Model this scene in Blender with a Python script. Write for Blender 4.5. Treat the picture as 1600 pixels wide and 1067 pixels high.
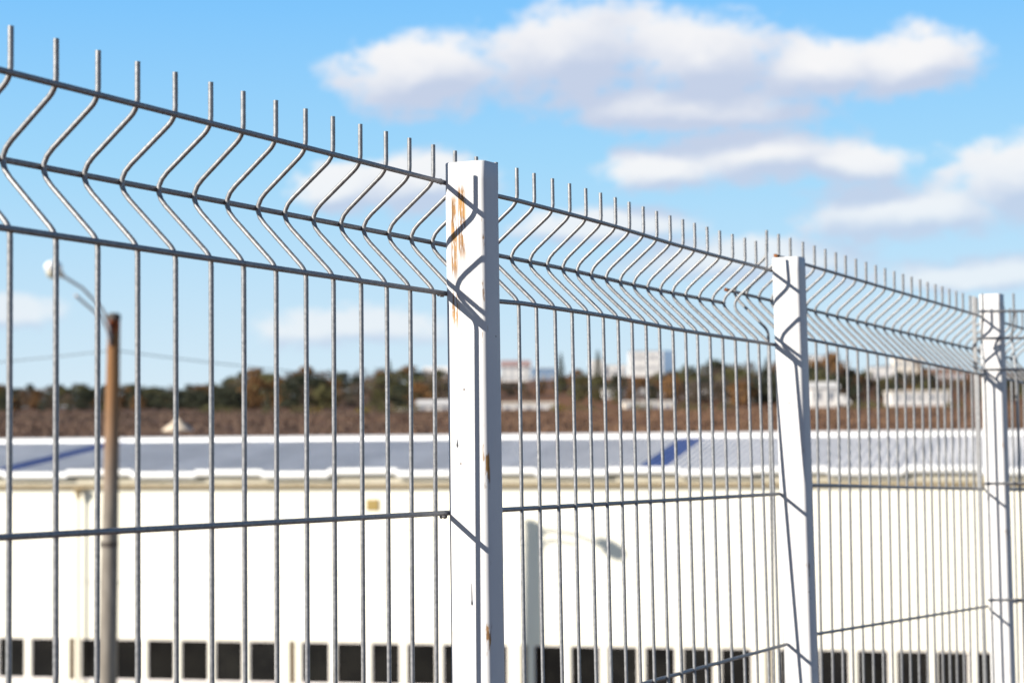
import bpy, math, random
from mathutils import Vector, Matrix, noise
R = math.radians
random.seed(7)
for o in list(bpy.data.objects): bpy.data.objects.remove(o)
S = bpy.context.scene
COL = S.collection
EYE = 1.75                      # camera height above the ground at the fence

# ------------------------------------------------------------------ camera
cam = bpy.data.cameras.new('camera'); camo = bpy.data.objects.new('camera', cam); COL.objects.link(camo)
cam.sensor_width = 36; cam.lens = 72.03; cam.clip_start = .05; cam.clip_end = 20000
PH, RHO = 0.04794, 0.00822
r0, u0, f0 = Vector((1, 0, 0)), Vector((0, -math.sin(PH), math.cos(PH))), Vector((0, math.cos(PH), math.sin(PH)))
rr = r0*math.cos(RHO) - u0*math.sin(RHO); uu = r0*math.sin(RHO) + u0*math.cos(RHO)
M = Matrix((rr, uu, -f0)).transposed().to_4x4(); M.translation = (0, 0, EYE)
camo.matrix_world = M
cam.dof.use_dof = True; cam.dof.focus_distance = 2.15; cam.dof.aperture_fstop = 10
S.camera = camo

# ------------------------------------------------------------------ light
SUN_EL, SUN_AZ = R(24.7), R(180 + 61)            # azimuth clockwise from +Y (view direction)
sdir = Vector((math.sin(SUN_AZ)*math.cos(SUN_EL), math.cos(SUN_AZ)*math.cos(SUN_EL), math.sin(SUN_EL)))
sl = bpy.data.lights.new('sun', 'SUN'); sl.energy = 5.0; sl.angle = R(.5); sl.color = (1, .93, .82)
so = bpy.data.objects.new('sun', sl); COL.objects.link(so); so.rotation_euler = sdir.to_track_quat('Z', 'Y').to_euler()
S.view_settings.view_transform = 'Standard'; S.view_settings.look = 'None'
S.view_settings.exposure = .90; S.view_settings.gamma = 1

W = bpy.data.worlds.new('World'); S.world = W; W.use_nodes = True
nt = W.node_tree; nt.nodes.clear()
class NB:
    """small helper to write node maths as expressions"""
    def __init__(s, nt): s.nt = nt
    def n(s, t, **k):
        nd = s.nt.nodes.new(t)
        for a, b in k.items(): setattr(nd, a, b)
        return nd
    def put(s, sock, v):
        if hasattr(v, 'is_output'): s.nt.links.new(v, sock)
        else: sock.default_value = v
    def m(s, op, *a, clamp=False):
        nd = s.n('ShaderNodeMath', operation=op, use_clamp=clamp)
        for i, v in enumerate(a): s.put(nd.inputs[i], v)
        return nd.outputs[0]
    def vm(s, op, a, b=None, scale=None):
        nd = s.n('ShaderNodeVectorMath', operation=op)
        s.put(nd.inputs[0], a)
        if b is not None: s.put(nd.inputs[1], b)
        if scale is not None: s.put(nd.inputs['Scale'], scale)
        return nd.outputs[0]
    def noise(s, vec, scale, detail=4, rough=.55, dist=0):
        nd = s.n('ShaderNodeTexNoise'); s.put(nd.inputs['Vector'], vec); nd.inputs['Scale'].default_value = scale
        nd.inputs['Detail'].default_value = detail; nd.inputs['Roughness'].default_value = rough; nd.inputs['Distortion'].default_value = dist
        return nd.outputs['Fac'], nd.outputs['Color']
    def ramp(s, fac, stops):
        nd = s.n('ShaderNodeValToRGB'); e = nd.color_ramp.elements
        while len(e) < len(stops): e.new(.5)
        for el, (p, c) in zip(e, stops):
            el.position = p; el.color = c if len(c) == 4 else (*c, 1)
        s.put(nd.inputs[0], fac); return nd.outputs[0]
    def smooth(s, v, a, b):
        nd = s.n('ShaderNodeMapRange', interpolation_type='SMOOTHSTEP'); s.put(nd.inputs[0], v)
        nd.inputs[1].default_value = a; nd.inputs[2].default_value = b; return nd.outputs[0]
    def mix(s, fac, a, b):
        nd = s.n('ShaderNodeMix', data_type='RGBA'); s.put(nd.inputs[0], fac)
        s.put(nd.inputs[6], a if hasattr(a, 'is_output') else (*a, 1)[:4]); s.put(nd.inputs[7], b if hasattr(b, 'is_output') else (*b, 1)[:4])
        return nd.outputs[2]

# clouds: (azimuth, elevation, half width, half height) in degrees, plus a scattered field everywhere else
CLOUDS = [(-2.3, 10.2, 2.5, 1.5), (1.4, 10.7, 3.6, 1.9), (5.0, 10.5, 3.8, 1.8), (8.4, 10.1, 3.4, 1.3), (11.3, 10.2, 2.3, 1.2), (5.0, 9.2, 5.0, .95),
          (4.3, 7.6, 2.3, .75), (7.0, 7.8, 3.4, 1.15), (9.3, 7.5, 2.4, .7),
          (14.2, 6.9, 3.0, 1.6), (11.0, 6.1, 4.0, 1.15), (17.0, 6.3, 3.0, 1.3),
          (-4.9, 7.1, 1.7, .8), (-2.5, 7.2, 2.5, 1.15),
          (2.6, 6.0, 3.4, .75), (6.4, 4.9, 4.8, .9), (12.6, 4.4, 4.2, .75),
          (-4.4, 3.2, 3.4, .75), (-14.3, 3.6, 2.5, .65), (-20, 9.0, 3.2, 1.2), (20, 10.5, 3.2, 1.2)]
b = NB(nt)
tc = b.n('ShaderNodeTexCoord'); D = tc.outputs['Generated']
sx = b.n('ShaderNodeSeparateXYZ'); nt.links.new(D, sx.inputs[0]); X, Y, Z = sx.outputs
az = b.m('MULTIPLY', b.m('ARCTAN2', X, Y), 57.2958); el = b.m('MULTIPLY', b.m('ARCSINE', Z), 57.2958)
stv = b.vm('MULTIPLY', D, (1, 1, 1.5))
n1, nc = b.noise(stv, 19, 5, .55); n2, _ = b.noise(stv, 75, 5, .6)
wv = b.vm('MULTIPLY_ADD', nc, (2.2, 1.1, 0)); wv.node.inputs[2].default_value = (-1.1, -.55, 0)
cx = b.n('ShaderNodeCombineXYZ'); nt.links.new(az, cx.inputs[0]); nt.links.new(el, cx.inputs[1])
AE = b.vm('ADD', cx.outputs[0], wv)
def field(p):
    tot = None
    for (a0, e0, ra, re) in CLOUDS:
        q = b.vm('MULTIPLY_ADD', p, (1/ra, 1/re, 0)); q.node.inputs[2].default_value = (-a0/ra, -e0/re, 0)
        ln = b.n('ShaderNodeVectorMath', operation='LENGTH'); nt.links.new(q, ln.inputs[0]); d = ln.outputs['Value']
        tot = d if tot is None else b.m('SMOOTH_MIN', tot, d, .3)
    return b.m('SUBTRACT', 1.0, tot)
f0_ = field(AE); f1_ = field(b.vm('ADD', AE, (-.35, .75, 0)))
# elsewhere in the sky: the same kind of scattered clouds
wide, _ = b.noise(b.vm('MULTIPLY', D, (1, 1, 2.6)), 4.2, 4, .55)
wide = b.m('MULTIPLY', b.m('SUBTRACT', wide, .68), 5)
away = b.m('MAXIMUM', b.smooth(b.m('ABSOLUTE', az), 17, 24), b.smooth(el, 13.5, 18))
wide = b.m('SUBTRACT', wide, b.m('MULTIPLY', b.m('SUBTRACT', 1.0, away), 6))
fine = b.m('ADD', b.m('MULTIPLY', b.m('SUBTRACT', n1, .5), .8), b.m('MULTIPLY', b.m('SUBTRACT', n2, .5), .75))
d0 = b.m('ADD', b.m('MAXIMUM', f0_, wide), fine)
mask = b.m('MULTIPLY', b.smooth(d0, .02, .50), b.m('ADD', .60, b.m('MULTIPLY', b.smooth(el, 3.5, 9.0), .36)))
shade = b.smooth(b.m('ADD', b.m('SUBTRACT', f1_, b.m('MULTIPLY', f0_, .75)), b.m('MULTIPLY', fine, .35)), -.42, .30)          # thicker cloud above = shaded base
sky = b.n('ShaderNodeTexSky', sky_type='NISHITA'); sky.sun_disc = False; sky.sun_elevation = SUN_EL; sky.sun_rotation = SUN_AZ
sky.air_density = 1.0; sky.dust_density = .2; sky.ozone_density = 2.0; sky.altitude = 300
clear = b.ramp(b.m('MULTIPLY', b.m('MAXIMUM', el, 0), 1/90), [(0, (5.2, 6.1, 6.8)), (.035, (4.2, 5.65, 6.8)), (.085, (2.6, 5.0, 7.0)), (.135, (1.5, 4.1, 7.2)), (.25, (.6, 1.25, 2.7)), (1, (.22, .42, 1.0))])
base = b.mix(.93, sky.outputs[0], clear)
ccol = b.mix(shade, (6.9, 6.8, 6.8), (4.1, 4.6, 5.75))
skyc = b.mix(mask, base, ccol)
bg = b.n('ShaderNodeBackground'); nt.links.new(skyc, bg.inputs[0]); bg.inputs[1].default_value = .0745
wo = b.n('ShaderNodeOutputWorld'); nt.links.new(bg.outputs[0], wo.inputs[0])

# ------------------------------------------------------------------ materials
def mat(name, col, rough=.7, metal=0, spec=.5, build=None):
    m = bpy.data.materials.new(name); m.use_nodes = True
    t = m.node_tree; p = t.nodes['Principled BSDF']; b = NB(t)
    p.inputs['Base Color'].default_value = (*col, 1); p.inputs['Roughness'].default_value = rough
    p.inputs['Metallic'].default_value = metal; p.inputs['Specular IOR Level'].default_value = spec
    if build: build(b, p)
    return m
def varied(c1, c2, scale=3, detail=5, bump=0, bscale=None, coord='Object', rand=0, stretch=(1, 1, 1)):
    def f(b, p):
        tc = b.n('ShaderNodeTexCoord'); v = b.vm('MULTIPLY', tc.outputs[coord], stretch)
        if rand:
            oi = b.n('ShaderNodeObjectInfo'); v = b.vm('ADD', v, b.vm('SCALE', (37.0, 17, 71), scale=oi.outputs['Random']))
        n, _ = b.noise(v, scale, detail)
        c = b.mix(b.smooth(n, .3, .7), c1, c2)
        if rand:
            k = b.m('ADD', 1 - rand/2, b.m('MULTIPLY', oi.outputs['Random'], rand))
            c = b.vm('SCALE', c, scale=k)
        b.nt.links.new(c, p.inputs['Base Color'])
        if bump:
            n2, _ = b.noise(v, bscale or scale*4, 5)
            bp = b.n('ShaderNodeBump'); bp.inputs['Strength'].default_value = bump; b.nt.links.new(n2, bp.inputs['Height']); bp.inputs['Distance'].default_value = .02
            b.nt.links.new(bp.outputs[0], p.inputs['Normal'])
    return f
def galv(b, p):
    tc = b.n('ShaderNodeTexCoord'); oi = b.n('ShaderNodeObjectInfo')
    v = b.vm('ADD', tc.outputs['Object'], b.vm('SCALE', (3.1, 1.7, 7.3), scale=oi.outputs['Random']))
    n, _ = b.noise(v, 260, 4, .7); n3, _ = b.noise(v, 30, 4, .6); n4, _ = b.noise(v, 12, 5, .65)
    c = b.mix(b.smooth(n, .3, .7), (.175, .18, .19), (.29, .295, .305))
    c = b.mix(b.m('MULTIPLY', b.smooth(n3, .45, .75), .4), c, (.22, .21, .205))
    c = b.mix(b.m('MULTIPLY', b.smooth(n4, .70, .80), .6), c, (.17, .10, .06))
    b.nt.links.new(c, p.inputs['Base Color'])
    b.nt.links.new(b.m('ADD', .36, b.m('MULTIPLY', n, .2)), p.inputs['Roughness'])
    bp = b.n('ShaderNodeBump'); bp.inputs['Strength'].default_value = .2; bp.inputs['Distance'].default_value = .0004
    b.nt.links.new(n, bp.inputs['Height']); b.nt.links.new(bp.outputs[0], p.inputs['Normal'])
M_WIRE = mat('galvanised_wire', (.3, .3, .3), .5, .45, .3, galv)
def horiz(b, p):
    galv(b, p)
M_HWIRE = M_WIRE
M_RUST = mat('rusty_metal', (.16, .06, .02), .85, 0, .3, varied((.10, .035, .014), (.30, .11, .03), 90, 5, .4, 300))
def post_paint(streaks, edge=.5, W_POST=.043):
    """white enamel: rust streaks under a scratched patch, rust along the corner, dirt specks (object space, z = 0 at the ground)"""
    def f(b, p):
        tc = b.n('ShaderNodeTexCoord'); v = tc.outputs['Object']
        s = b.n('ShaderNodeSeparateXYZ'); b.nt.links.new(v, s.inputs[0]); x, y, z = s.outputs
        n, _ = b.noise(v, 9, 5); c = b.mix(b.smooth(n, .3, .7), (.53, .53, .545), (.58, .58, .58))
        dn, _ = b.noise(b.vm('MULTIPLY', v, (1, 1, .12)), 120, 4, .6)
        c = b.mix(b.m('MULTIPLY', b.smooth(dn, .6, .8), .22), c, (.42, .39, .36))
        # specks
        vo = b.n('ShaderNodeTexVoronoi'); b.nt.links.new(v, vo.inputs['Vector']); vo.inputs['Scale'].default_value = 70; vo.inputs['Randomness'].default_value = 1
        sp = b.m('MULTIPLY', b.m('LESS_THAN', vo.outputs['Distance'], .085), b.m('GREATER_THAN', b.noise(v, 40, 2)[0], .56))
        c = b.mix(b.m('MULTIPLY', sp, .8), c, (.10, .07, .05))
        rn, _ = b.noise(b.vm('MULTIPLY', v, (1, 1, .05)), 620, 4, .6, .3)     # tall thin streaks
        rn2, _ = b.noise(v, 45, 4, .6)
        tot = None
        for (cx, wx, z0, z1, thr) in streaks:
            mx = b.m('SUBTRACT', 1.0, b.m('MULTIPLY', b.m('ABSOLUTE', b.m('SUBTRACT', x, cx)), 1/wx), clamp=True)
            mz = b.m('MULTIPLY', b.smooth(z, z0, z0 + .025), b.m('SUBTRACT', 1.0, b.smooth(z, z1 - .012, z1)))
            fr = b.m('LESS_THAN', y, .003)
            k = b.m('MULTIPLY', b.m('MULTIPLY', b.smooth(mx, 0, .6), mz), fr)
            val = b.m('ADD', b.m('MULTIPLY', rn, .8), b.m('MULTIPLY', rn2, .35))
            k = b.m('MULTIPLY', k, b.smooth(val, thr + .045, thr + .085))
            tot = k if tot is None else b.m('MAXIMUM', tot, k)
        # corner rust
        cd = b.m('ABSOLUTE', b.m('SUBTRACT', b.m('SUBTRACT', x, y), W_POST - .003))
        en, _ = b.noise(b.vm('MULTIPLY', v, (1, 1, .22)), 75, 5, .65)
        ek = b.m('MULTIPLY', b.m('SUBTRACT', 1.0, b.smooth(cd, .001, .0035)), b.smooth(en, edge, edge + .07))
        tot = b.m('MAXIMUM', ek, tot) if tot is not None else ek
        rc = b.mix(b.smooth(rn2, .35, .65), (.13, .055, .015), (.36, .18, .035))
        c = b.mix(b.m('MULTIPLY', tot, .92), c, rc)
        b.nt.links.new(c, p.inputs['Base Color'])
        b.nt.links.new(b.m('ADD', .5, b.m('MULTIPLY', tot, .4)), p.inputs['Roughness'])
        wv, _ = b.noise(b.vm('MULTIPLY', v, (1, 1, .4)), 38, 3, .5)
        bp = b.n('ShaderNodeBump'); bp.inputs['Strength'].default_value = .3; bp.inputs['Distance'].default_value = .0015
        b.nt.links.new(b.m('SUBTRACT', wv, b.m('MULTIPLY', tot, .3)), bp.inputs['Height']); b.nt.links.new(bp.outputs[0], p.inputs['Normal'])
    return f
M_WALL = mat('cream_render', (.8, .77, .68), .85, 0, .3, varied((.75, .715, .60), (.79, .76, .66), .6, 6, .15, 40))
M_TRIM = mat('beige_trim', (.62, .50, .33), .7, 0, .3, varied((.27, .21, .125), (.34, .27, .175), 4))
M_FASC = mat('cream_fascia', (.75, .69, .56), .7, 0, .3, varied((.42, .38, .29), (.5, .46, .37), 2))
M_GUT = mat('white_gutter', (.8, .8, .8), .4, 0, .5, varied((.74, .74, .74), (.82, .82, .81), 3, rand=.08))
M_ROOF = mat('grey_sheet', (.26, .27, .31), .6, 0, .25, varied((.54, .535, .54), (.63, .625, .63), 1.3, 5, rand=.14))
M_BLUE = mat('blue_sheet', (.05, .09, .33), .5, 0, .3, varied((.07, .10, .27), (.10, .14, .34), 1.5, 4))
M_FRAME = mat('window_frame', (.78, .72, .70), .5, 0, .4, varied((.75, .69, .67), (.8, .76, .74), 6))
M_GLASS = mat('dark_glass', (.008, .008, .009), .1, 0, .4, varied((.006, .0065, .007), (.014, .014, .013), 2, rand=.5))
M_WOOD = mat('brown_board', (.2, .13, .07), .7, 0, .3, varied((.075, .05, .03), (.12, .085, .052), 5, rand=.2))
M_YELLOW = mat('yellow_sign', (.75, .55, .12), .6, 0, .4, varied((.27, .19, .055), (.31, .22, .07), 4))
def pole_concrete(b, p):
    tc = b.n('ShaderNodeTexCoord'); v = tc.outputs['Object']
    s = b.n('ShaderNodeSeparateXYZ'); b.nt.links.new(v, s.inputs[0]); z = s.outputs[2]
    n, _ = b.noise(b.vm('MULTIPLY', v, (1, 1, .25)), 7, 6, .6)
    c = b.mix(b.smooth(n, .3, .7), (.16, .14, .12), (.25, .225, .195))
    c = b.mix(b.m('MULTIPLY', b.smooth(b.m('ADD', z, b.m('MULTIPLY', n, 1.2)), 5.2, 7.7), .95), c, b.mix(n, (.16, .075, .03), (.27, .14, .06)))
    c = b.mix(b.smooth(b.m('ADD', z, b.m('MULTIPLY', n, .5)), 7.85, 8.0), c, (.20, .05, .018))
    b.nt.links.new(c, p.inputs['Base Color'])
M_POLE = mat('stained_concrete', (.3, .28, .25), .9, 0, .2, pole_concrete)
M_ARM = mat('weathered_steel', (.32, .27, .26), .55, .3, .5, varied((.36, .36, .38), (.30, .20, .16), 3))
M_DARK = mat('dark_iron', (.05, .045, .04), .7, 0, .3, varied((.04, .035, .03), (.08, .06, .05), 8))
M_LAMP = mat('lamp_enamel', (.7, .7, .7), .4, 0, .5, varied((.62, .62, .63), (.74, .74, .74), 5))
M_LAMPG = mat('lamp_glass', (.42, .40, .33), .25, 0, .5, varied((.36, .34, .27), (.46, .44, .37), 9))
M_CABLE = mat('cable', (.10, .10, .11), .7, 0, .3, varied((.09, .09, .1), (.13, .13, .14), 2))
M_SAND = mat('pale_sand', (.55, .46, .36), .95, 0, .1, varied((.50, .41, .31), (.62, .53, .43), 3, 6, .6, 14))
def ground_mat(b, p):
    tc = b.n('ShaderNodeTexCoord'); v = tc.outputs['Object']
    n, _ = b.noise(v, .035, 7, .6); n2, _ = b.noise(b.vm('MULTIPLY', v, (.35, 1, 1)), .12, 6, .65); n3, _ = b.noise(v, 1.7, 6, .65)
    c = b.ramp(b.m('ADD', b.m('MULTIPLY', n, .5), b.m('MULTIPLY', n2, .5)), [(.30, (.058, .038, .029)), (.46, (.105, .063, .043)), (.58, (.165, .088, .050)), (.72, (.13, .09, .05))])
    c = b.mix(b.smooth(n3, .35, .7), b.vm('SCALE', c, scale=.88), b.vm('SCALE', c, scale=1.12))
    sp = b.n('ShaderNodeSeparateXYZ'); b.nt.links.new(v, sp.inputs[0])
    c = b.vm('MULTIPLY', c, b.mix(b.smooth(b.m('ADD', sp.outputs[0], b.m('MULTIPLY', n, 30)), -12, 32), (.88, .92, 1.0), (1.15, 1.05, .96)))
    b.nt.links.new(c, p.inputs['Base Color'])
    bp = b.n('ShaderNodeBump'); bp.inputs['Strength'].default_value = .25; bp.inputs['Distance'].default_value = .2
    b.nt.links.new(n3, bp.inputs['Height']); b.nt.links.new(bp.outputs[0], p.inputs['Normal'])
M_GROUND = mat('dry_field', (.1, .06, .04), .95, 0, .1, ground_mat)
M_YARD = mat('yard_concrete', (.3, .29, .27), .9, 0, .2, varied((.26, .25, .23), (.34, .33, .30), .8, 6, .2, 20))

# ------------------------------------------------------------------ mesh helpers
class MB:
    def __init__(s): s.v = []; s.f = []; s.sm = []
    def add(s, vs, fs, smooth=False):
        k = len(s.v); s.v += [tuple(v) for v in vs]; s.f += [tuple(i + k for i in q) for q in fs]; s.sm += [smooth]*len(fs); return s
    def box(s, x0, x1, y0, y1, z0, z1, T=None):
        vs = [Vector((x, y, z)) for z in (z0, z1) for y in (y0, y1) for x in (x0, x1)]
        if T: vs = [T @ v for v in vs]
        return s.add(vs, [(0, 2, 3, 1), (4, 5, 7, 6), (0, 1, 5, 4), (2, 6, 7, 3), (0, 4, 6, 2), (1, 3, 7, 5)])
    def tube(s, pts, rad, seg=8, cap=True):
        pts = [Vector(p) for p in pts]; n = len(pts); vs = []; fs = []
        rad = rad if isinstance(rad, (list, tuple)) else [rad]*n
        t0 = (pts[1] - pts[0]).normalized(); up = Vector((0, 0, 1)) if abs(t0.z) < .9 else Vector((1, 0, 0))
        nrm = t0.cross(up).normalized()
        for i in range(n):
            t = (pts[min(i + 1, n - 1)] - pts[max(i - 1, 0)]).normalized()
            nrm = (nrm - t*nrm.dot(t)).normalized(); bn = t.cross(nrm)
            for k in range(seg):
                a = 2*math.pi*k/seg; vs.append(pts[i] + (nrm*math.cos(a) + bn*math.sin(a))*rad[i])
        for i in range(n - 1):
            for k in range(seg):
                k2 = (k + 1) % seg; fs.append((i*seg + k, i*seg + k2, (i + 1)*seg + k2, (i + 1)*seg + k))
        s.add(vs, fs, True)
        if cap:
            s.add(vs[:seg], [tuple(range(seg - 1, -1, -1))]); s.add(vs[-seg:], [tuple(range(seg))])
        return s
    def ball(s, c, r, seg=10, rings=7, jit=0):
        c = Vector(c); r = Vector(r) if not isinstance(r, (int, float)) else Vector((r, r, r)); vs = []; fs = []
        for i in range(rings + 1):
            th = math.pi*i/rings
            for k in range(seg):
                a = 2*math.pi*k/seg; d = Vector((math.sin(th)*math.cos(a), math.sin(th)*math.sin(a), math.cos(th)))
                q = 1 + (noise.noise(d*2.1 + c*3)*jit if jit else 0); vs.append(c + Vector((d.x*r.x, d.y*r.y, d.z*r.z))*q)
        for i in range(rings):
            for k in range(seg): fs.append((i*seg + k, (i + 1)*seg + k, (i + 1)*seg + (k + 1) % seg, i*seg + (k + 1) % seg))
        return s.add(vs, fs, True)
    def mesh(s, name, m):
        me = bpy.data.meshes.new(name); me.from_pydata(s.v, [], s.f); me.polygons.foreach_set('use_smooth', s.sm)
        me.materials.append(m); me.update(); return me
    def build(s, name, m, parent=None): return link(name, s.mesh(name, m), parent)
def link(name, me, parent=None, loc=None):
    o = bpy.data.objects.new(name, me); COL.objects.link(o)
    if parent: o.parent = parent
    if loc is not None: o.location = loc
    return o
def tag(o, label=None, cat=None, group=None, kind=None):
    if label: o['label'] = label
    if cat: o['category'] = cat
    if group: o['group'] = group
    if kind: o['kind'] = kind
    return o
def empty(name, loc=(0, 0, 0), rz=0):
    o = bpy.data.objects.new(name, None); COL.objects.link(o); o.location = loc; o.rotation_euler = (0, 0, rz); o.empty_display_size = .1; return o
def lerp(a, b, t): return a + (b - a)*t
def interp(x, tab):
    if x <= tab[0][0]: return tab[0][1]
    for (a, p), (c, q) in zip(tab, tab[1:]):
        if x <= c: return lerp(p, q, (x - a)/(c - a))
    return tab[-1][1]

# ------------------------------------------------------------------ terrain
def ss(t): t = max(0, min(1, t)); return t*t*(3 - 2*t)
def ground_z(x, y):
    r = math.hypot(x, y) if y > 0 else 0
    base = interp(y, [(6, 0), (9, -.5), (20, -4.1), (24, -4.3), (52, -4.3), (66, -3.4), (118, 1.55), (200, 4.1), (350, 7.2)])
    if y > 350:
        side = ss((x/max(y, 1) + .16)/.16)                      # the hill is higher in the middle and on the right
        base = 7.2 + interp(y, [(350, 0), (430, 2.0), (800, 7.5), (1500, 10), (4000, 14)])*(1 - side) + interp(y, [(350, 0), (430, 4.0), (800, 19.5), (1100, 24), (4000, 26)])*side
    if y > 60: base += noise.noise(Vector((x*.012, y*.012, 3)))*.6*min(1, (y - 60)/80)
    return base
ys = [-60, -20, -5, 0, 3, 6, 7, 8, 9, 12, 16, 20, 24, 30, 40, 52] + [52 + 6*i for i in range(1, 60)] + [430, 470, 520, 580, 650, 720, 800, 900, 1000, 1200, 1500, 2000, 3000, 5000, 9000]
mb = MB(); cols = 60; vs = []; fs = []
for y in ys:
    wd = max(60, abs(y)*1.1)
    for i in range(cols + 1):
        x = (i/cols*2 - 1); x = x*abs(x)**.3*wd; vs.append((x, y, ground_z(x, y)))
for j in range(len(ys) - 1):
    for i in range(cols): k = j*(cols + 1) + i; fs.append((k, k + 1, k + cols + 2, k + cols + 1))
mb.add(vs, fs, True); tag(mb.build('ground', M_GROUND), kind='structure')
mb = MB(); mb.add([(-40, 24.5, -4.27), (40, 24.5, -4.27), (40, 50, -4.27), (-40, 50, -4.27)], [(0, 1, 2, 3)]); tag(mb.build('yard_pavement', M_YARD), kind='structure')

# ------------------------------------------------------------------ fence
H_SPIKE, H_MID, H_BOT, H_STEP, OFF = .0356, .0882, .1516, .2274, .0615
RV, RH = .0023, .0026
def fillet(pts, rad, seg=5):
    out = [Vector(pts[0])]
    for a, p, c in zip(pts, pts[1:], pts[2:]):
        a, p, c = Vector(a), Vector(p), Vector(c); u = (a - p).normalized(); v = (c - p).normalized()
        half = math.acos(max(-1, min(1, u.dot(v))))/2; d = min(rad/math.tan(half), (a - p).length*.48, (c - p).length*.48)
        q0, q1 = p + u*d, p + v*d
        for i in range(seg + 1):
            t = i/seg; out.append(q0.lerp(p, t).lerp(p.lerp(q1, t), t))
    out.append(Vector(pts[-1])); return out
def wire_mesh(name, off, length=2.0, spike=0.0, r=RV):
    pts = fillet([(0, 0, spike), (0, 0, -H_SPIKE - .003), (0, off, -H_MID), (0, 0, -H_BOT + .002), (0, 0, -length)], .020)
    pts = pts[:-1] + [pts[-2].lerp(pts[-1], t) for t in (.33, .66, 1)]
    return MB().tube(pts, r, 8).mesh(name, M_WIRE)
def frame_at(P, th, lx, ly):
    z = Vector((lx, ly, 1)).normalized(); n = Vector((-math.sin(th), math.cos(th), 0)); y = (n - z*n.dot(z)).normalized(); x = y.cross(z)
    m = Matrix((x, y, z)).transposed().to_4x4(); m.translation = P; return m
def make_panel(name, frames, me, label, spans, off, wires=None, side=-1, dz={}):
    """frames: one matrix per vertical wire (tip of the wire); spans: row -> (first, last) in wire numbers"""
    base = frames[len(frames)//2].translation; root = empty(name, (base.x, base.y, 0)); tag(root, label, 'fence panel', 'welded wire fence panels')
    inv = Matrix.Translation((-base.x, -base.y, 0))
    for i, F in enumerate(frames):
        if wires and i not in wires: continue
        o = link('vertical_wire', me, root); o.matrix_local = inv @ F @ Matrix.Rotation(R(random.uniform(-2.5, 2.5)), 4, 'Z') @ Matrix.Rotation(R(random.uniform(-.12, .12)), 4, 'Y')
    rows = [(H_SPIKE, 0), (H_MID, off), (H_BOT, 0)] + [(.3772, 0)] + [(.6064 + .228*k, 0) for k in range(7)]
    for k, (h, oo) in enumerate(rows):
        a, c = spans[min(k, len(spans) - 1)]; pts = []
        def at(t):
            i = max(0, min(len(frames) - 2, int(math.floor(t)))); q = t - i
            return (frames[i] @ Vector((0, oo + side*(RV + RH - .0006), -h))).lerp(frames[i + 1] @ Vector((0, oo + side*(RV + RH - .0006), -h)), q)
        ts = [a, 6, 20.3, c] if (k >= 3 and len(frames) > 40) else [a] + [i for i in range(math.ceil(a + .01), math.floor(c - .01) + 1)] + [c]
        for t in ts:
            p = at(t) - Vector((base.x, base.y, 0))
            if k in dz: p.z += lerp(dz[k][0], dz[k][1], (t - a)/(c - a))
            pts.append(p)
        MB().tube(pts, RH, 8).build('horizontal_wire', M_HWIRE, root)
    return root
def fr(P0, th, sl, lx, ly, t): return Vector(P0) + Vector((math.cos(th), math.sin(th), sl))*t + Vector((0, 0, EYE))
qa = ((-.36778, 1.51071, .30942), 1.1108, -.00949); qb = ((.00363, 2.27172, .30315), 1.13503, -.01177); qc = ((.41521, 3.15548, .31338), 1.07699, -.03127)
tA = [-.3046, -.2546, -.2046, -.1546, -.1046, -.0546, -.0046, .0477, .0991, .1501, .2016, .2529, .3022, .3543, .4043, .4524, .5029, .5524, .5997, .6497, .6975, .7458, .7928]
tB = [.0075, .0543, .106, .156, .2051, .2518, .2996, .3461, .3948, .4429, .4928, .5417, .5885, .6398, .6927, .7481, .8039, .8552, .906, .955]
zB = [0, .1, .4, .7, .9, 1.0, .9, .4, 0, -.6, -1, -1, -1, -1, -.8, -.5, -.2, 0, 0, 0]
tC = [-.055, -.0055, .044, .0991, .1511, .2018, .2515, .299, .351, .4031, .4545, .5049, .5561, .6061, .6562, .7072, .753, .8019, .8461, .8921, .9378, .9826] + [.9826 + .05*i for i in range(1, 13)]
FA = []
for i, t in enumerate(tA):
    k = ss((i - 18)/6); FA.append(frame_at(fr(*qa, 0, 0, t), lerp(1.1108, 1.12, k), lerp(0, -.004, k), lerp(-.004, .020, k)))
for i, t in enumerate(tB):
    k = ss((i + 5)/9); FA.append(frame_at(fr(*qb, 0, 0, t) + Vector((0, 0, zB[i]*.001)), lerp(1.12, 1.135, k), lerp(-.004, -.0096, k), lerp(.020, .0576, k)))
FC = [frame_at(fr(*qc, 0, 0, t*1.0216), 1.077, -.0015, .0067) @ Matrix.Scale(1.0216, 4) for t in tC]
w1 = wire_mesh('vertical_wire', OFF)
# the near panel runs past the nearest post; its middle wire has snapped short of the second post
make_panel('wire_fence', FA, w1, 'nearest wire fence panel, running past the rust-streaked post to the second post',
           [(0, 41.42), (0, 40.3), (0, 41.5), (0, 41.55)], OFF, wires=set(range(42)), dz={0: (0, -.004), 2: (0, -.001), 4: (0, .005)})
pc = make_panel('wire_fence', FC, w1, 'farther wire fence panel between the second post and the last post',
                [(.55, 33), (-.4, 33), (.75, 33), (1.2, 33)], OFF, wires=set(range(0, 34)))
# snapped ends are rusty
def stub(parent, p, d, name='rusty_wire_end'):
    p = Vector(p) - parent.location; MB().tube([p - Vector(d)*.004, p + Vector(d)*.007], [RH*1.12, RH*1.05], 8).build(name, M_RUST, parent)
dirC = Vector((math.cos(1.077), math.sin(1.077), -.03))
for t, h, oo in ((.55, H_SPIKE, 0), (-.4, H_MID, OFF), (.75, H_BOT, 0)):
    i = max(0, int(math.floor(t))); q = t - i
    a, c = FC[i] @ Vector((0, oo - RV - RH + .0006, -h)), FC[i + 1] @ Vector((0, oo - RV - RH + .0006, -h)); stub(pc, a.lerp(c, q), dirC)
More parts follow.
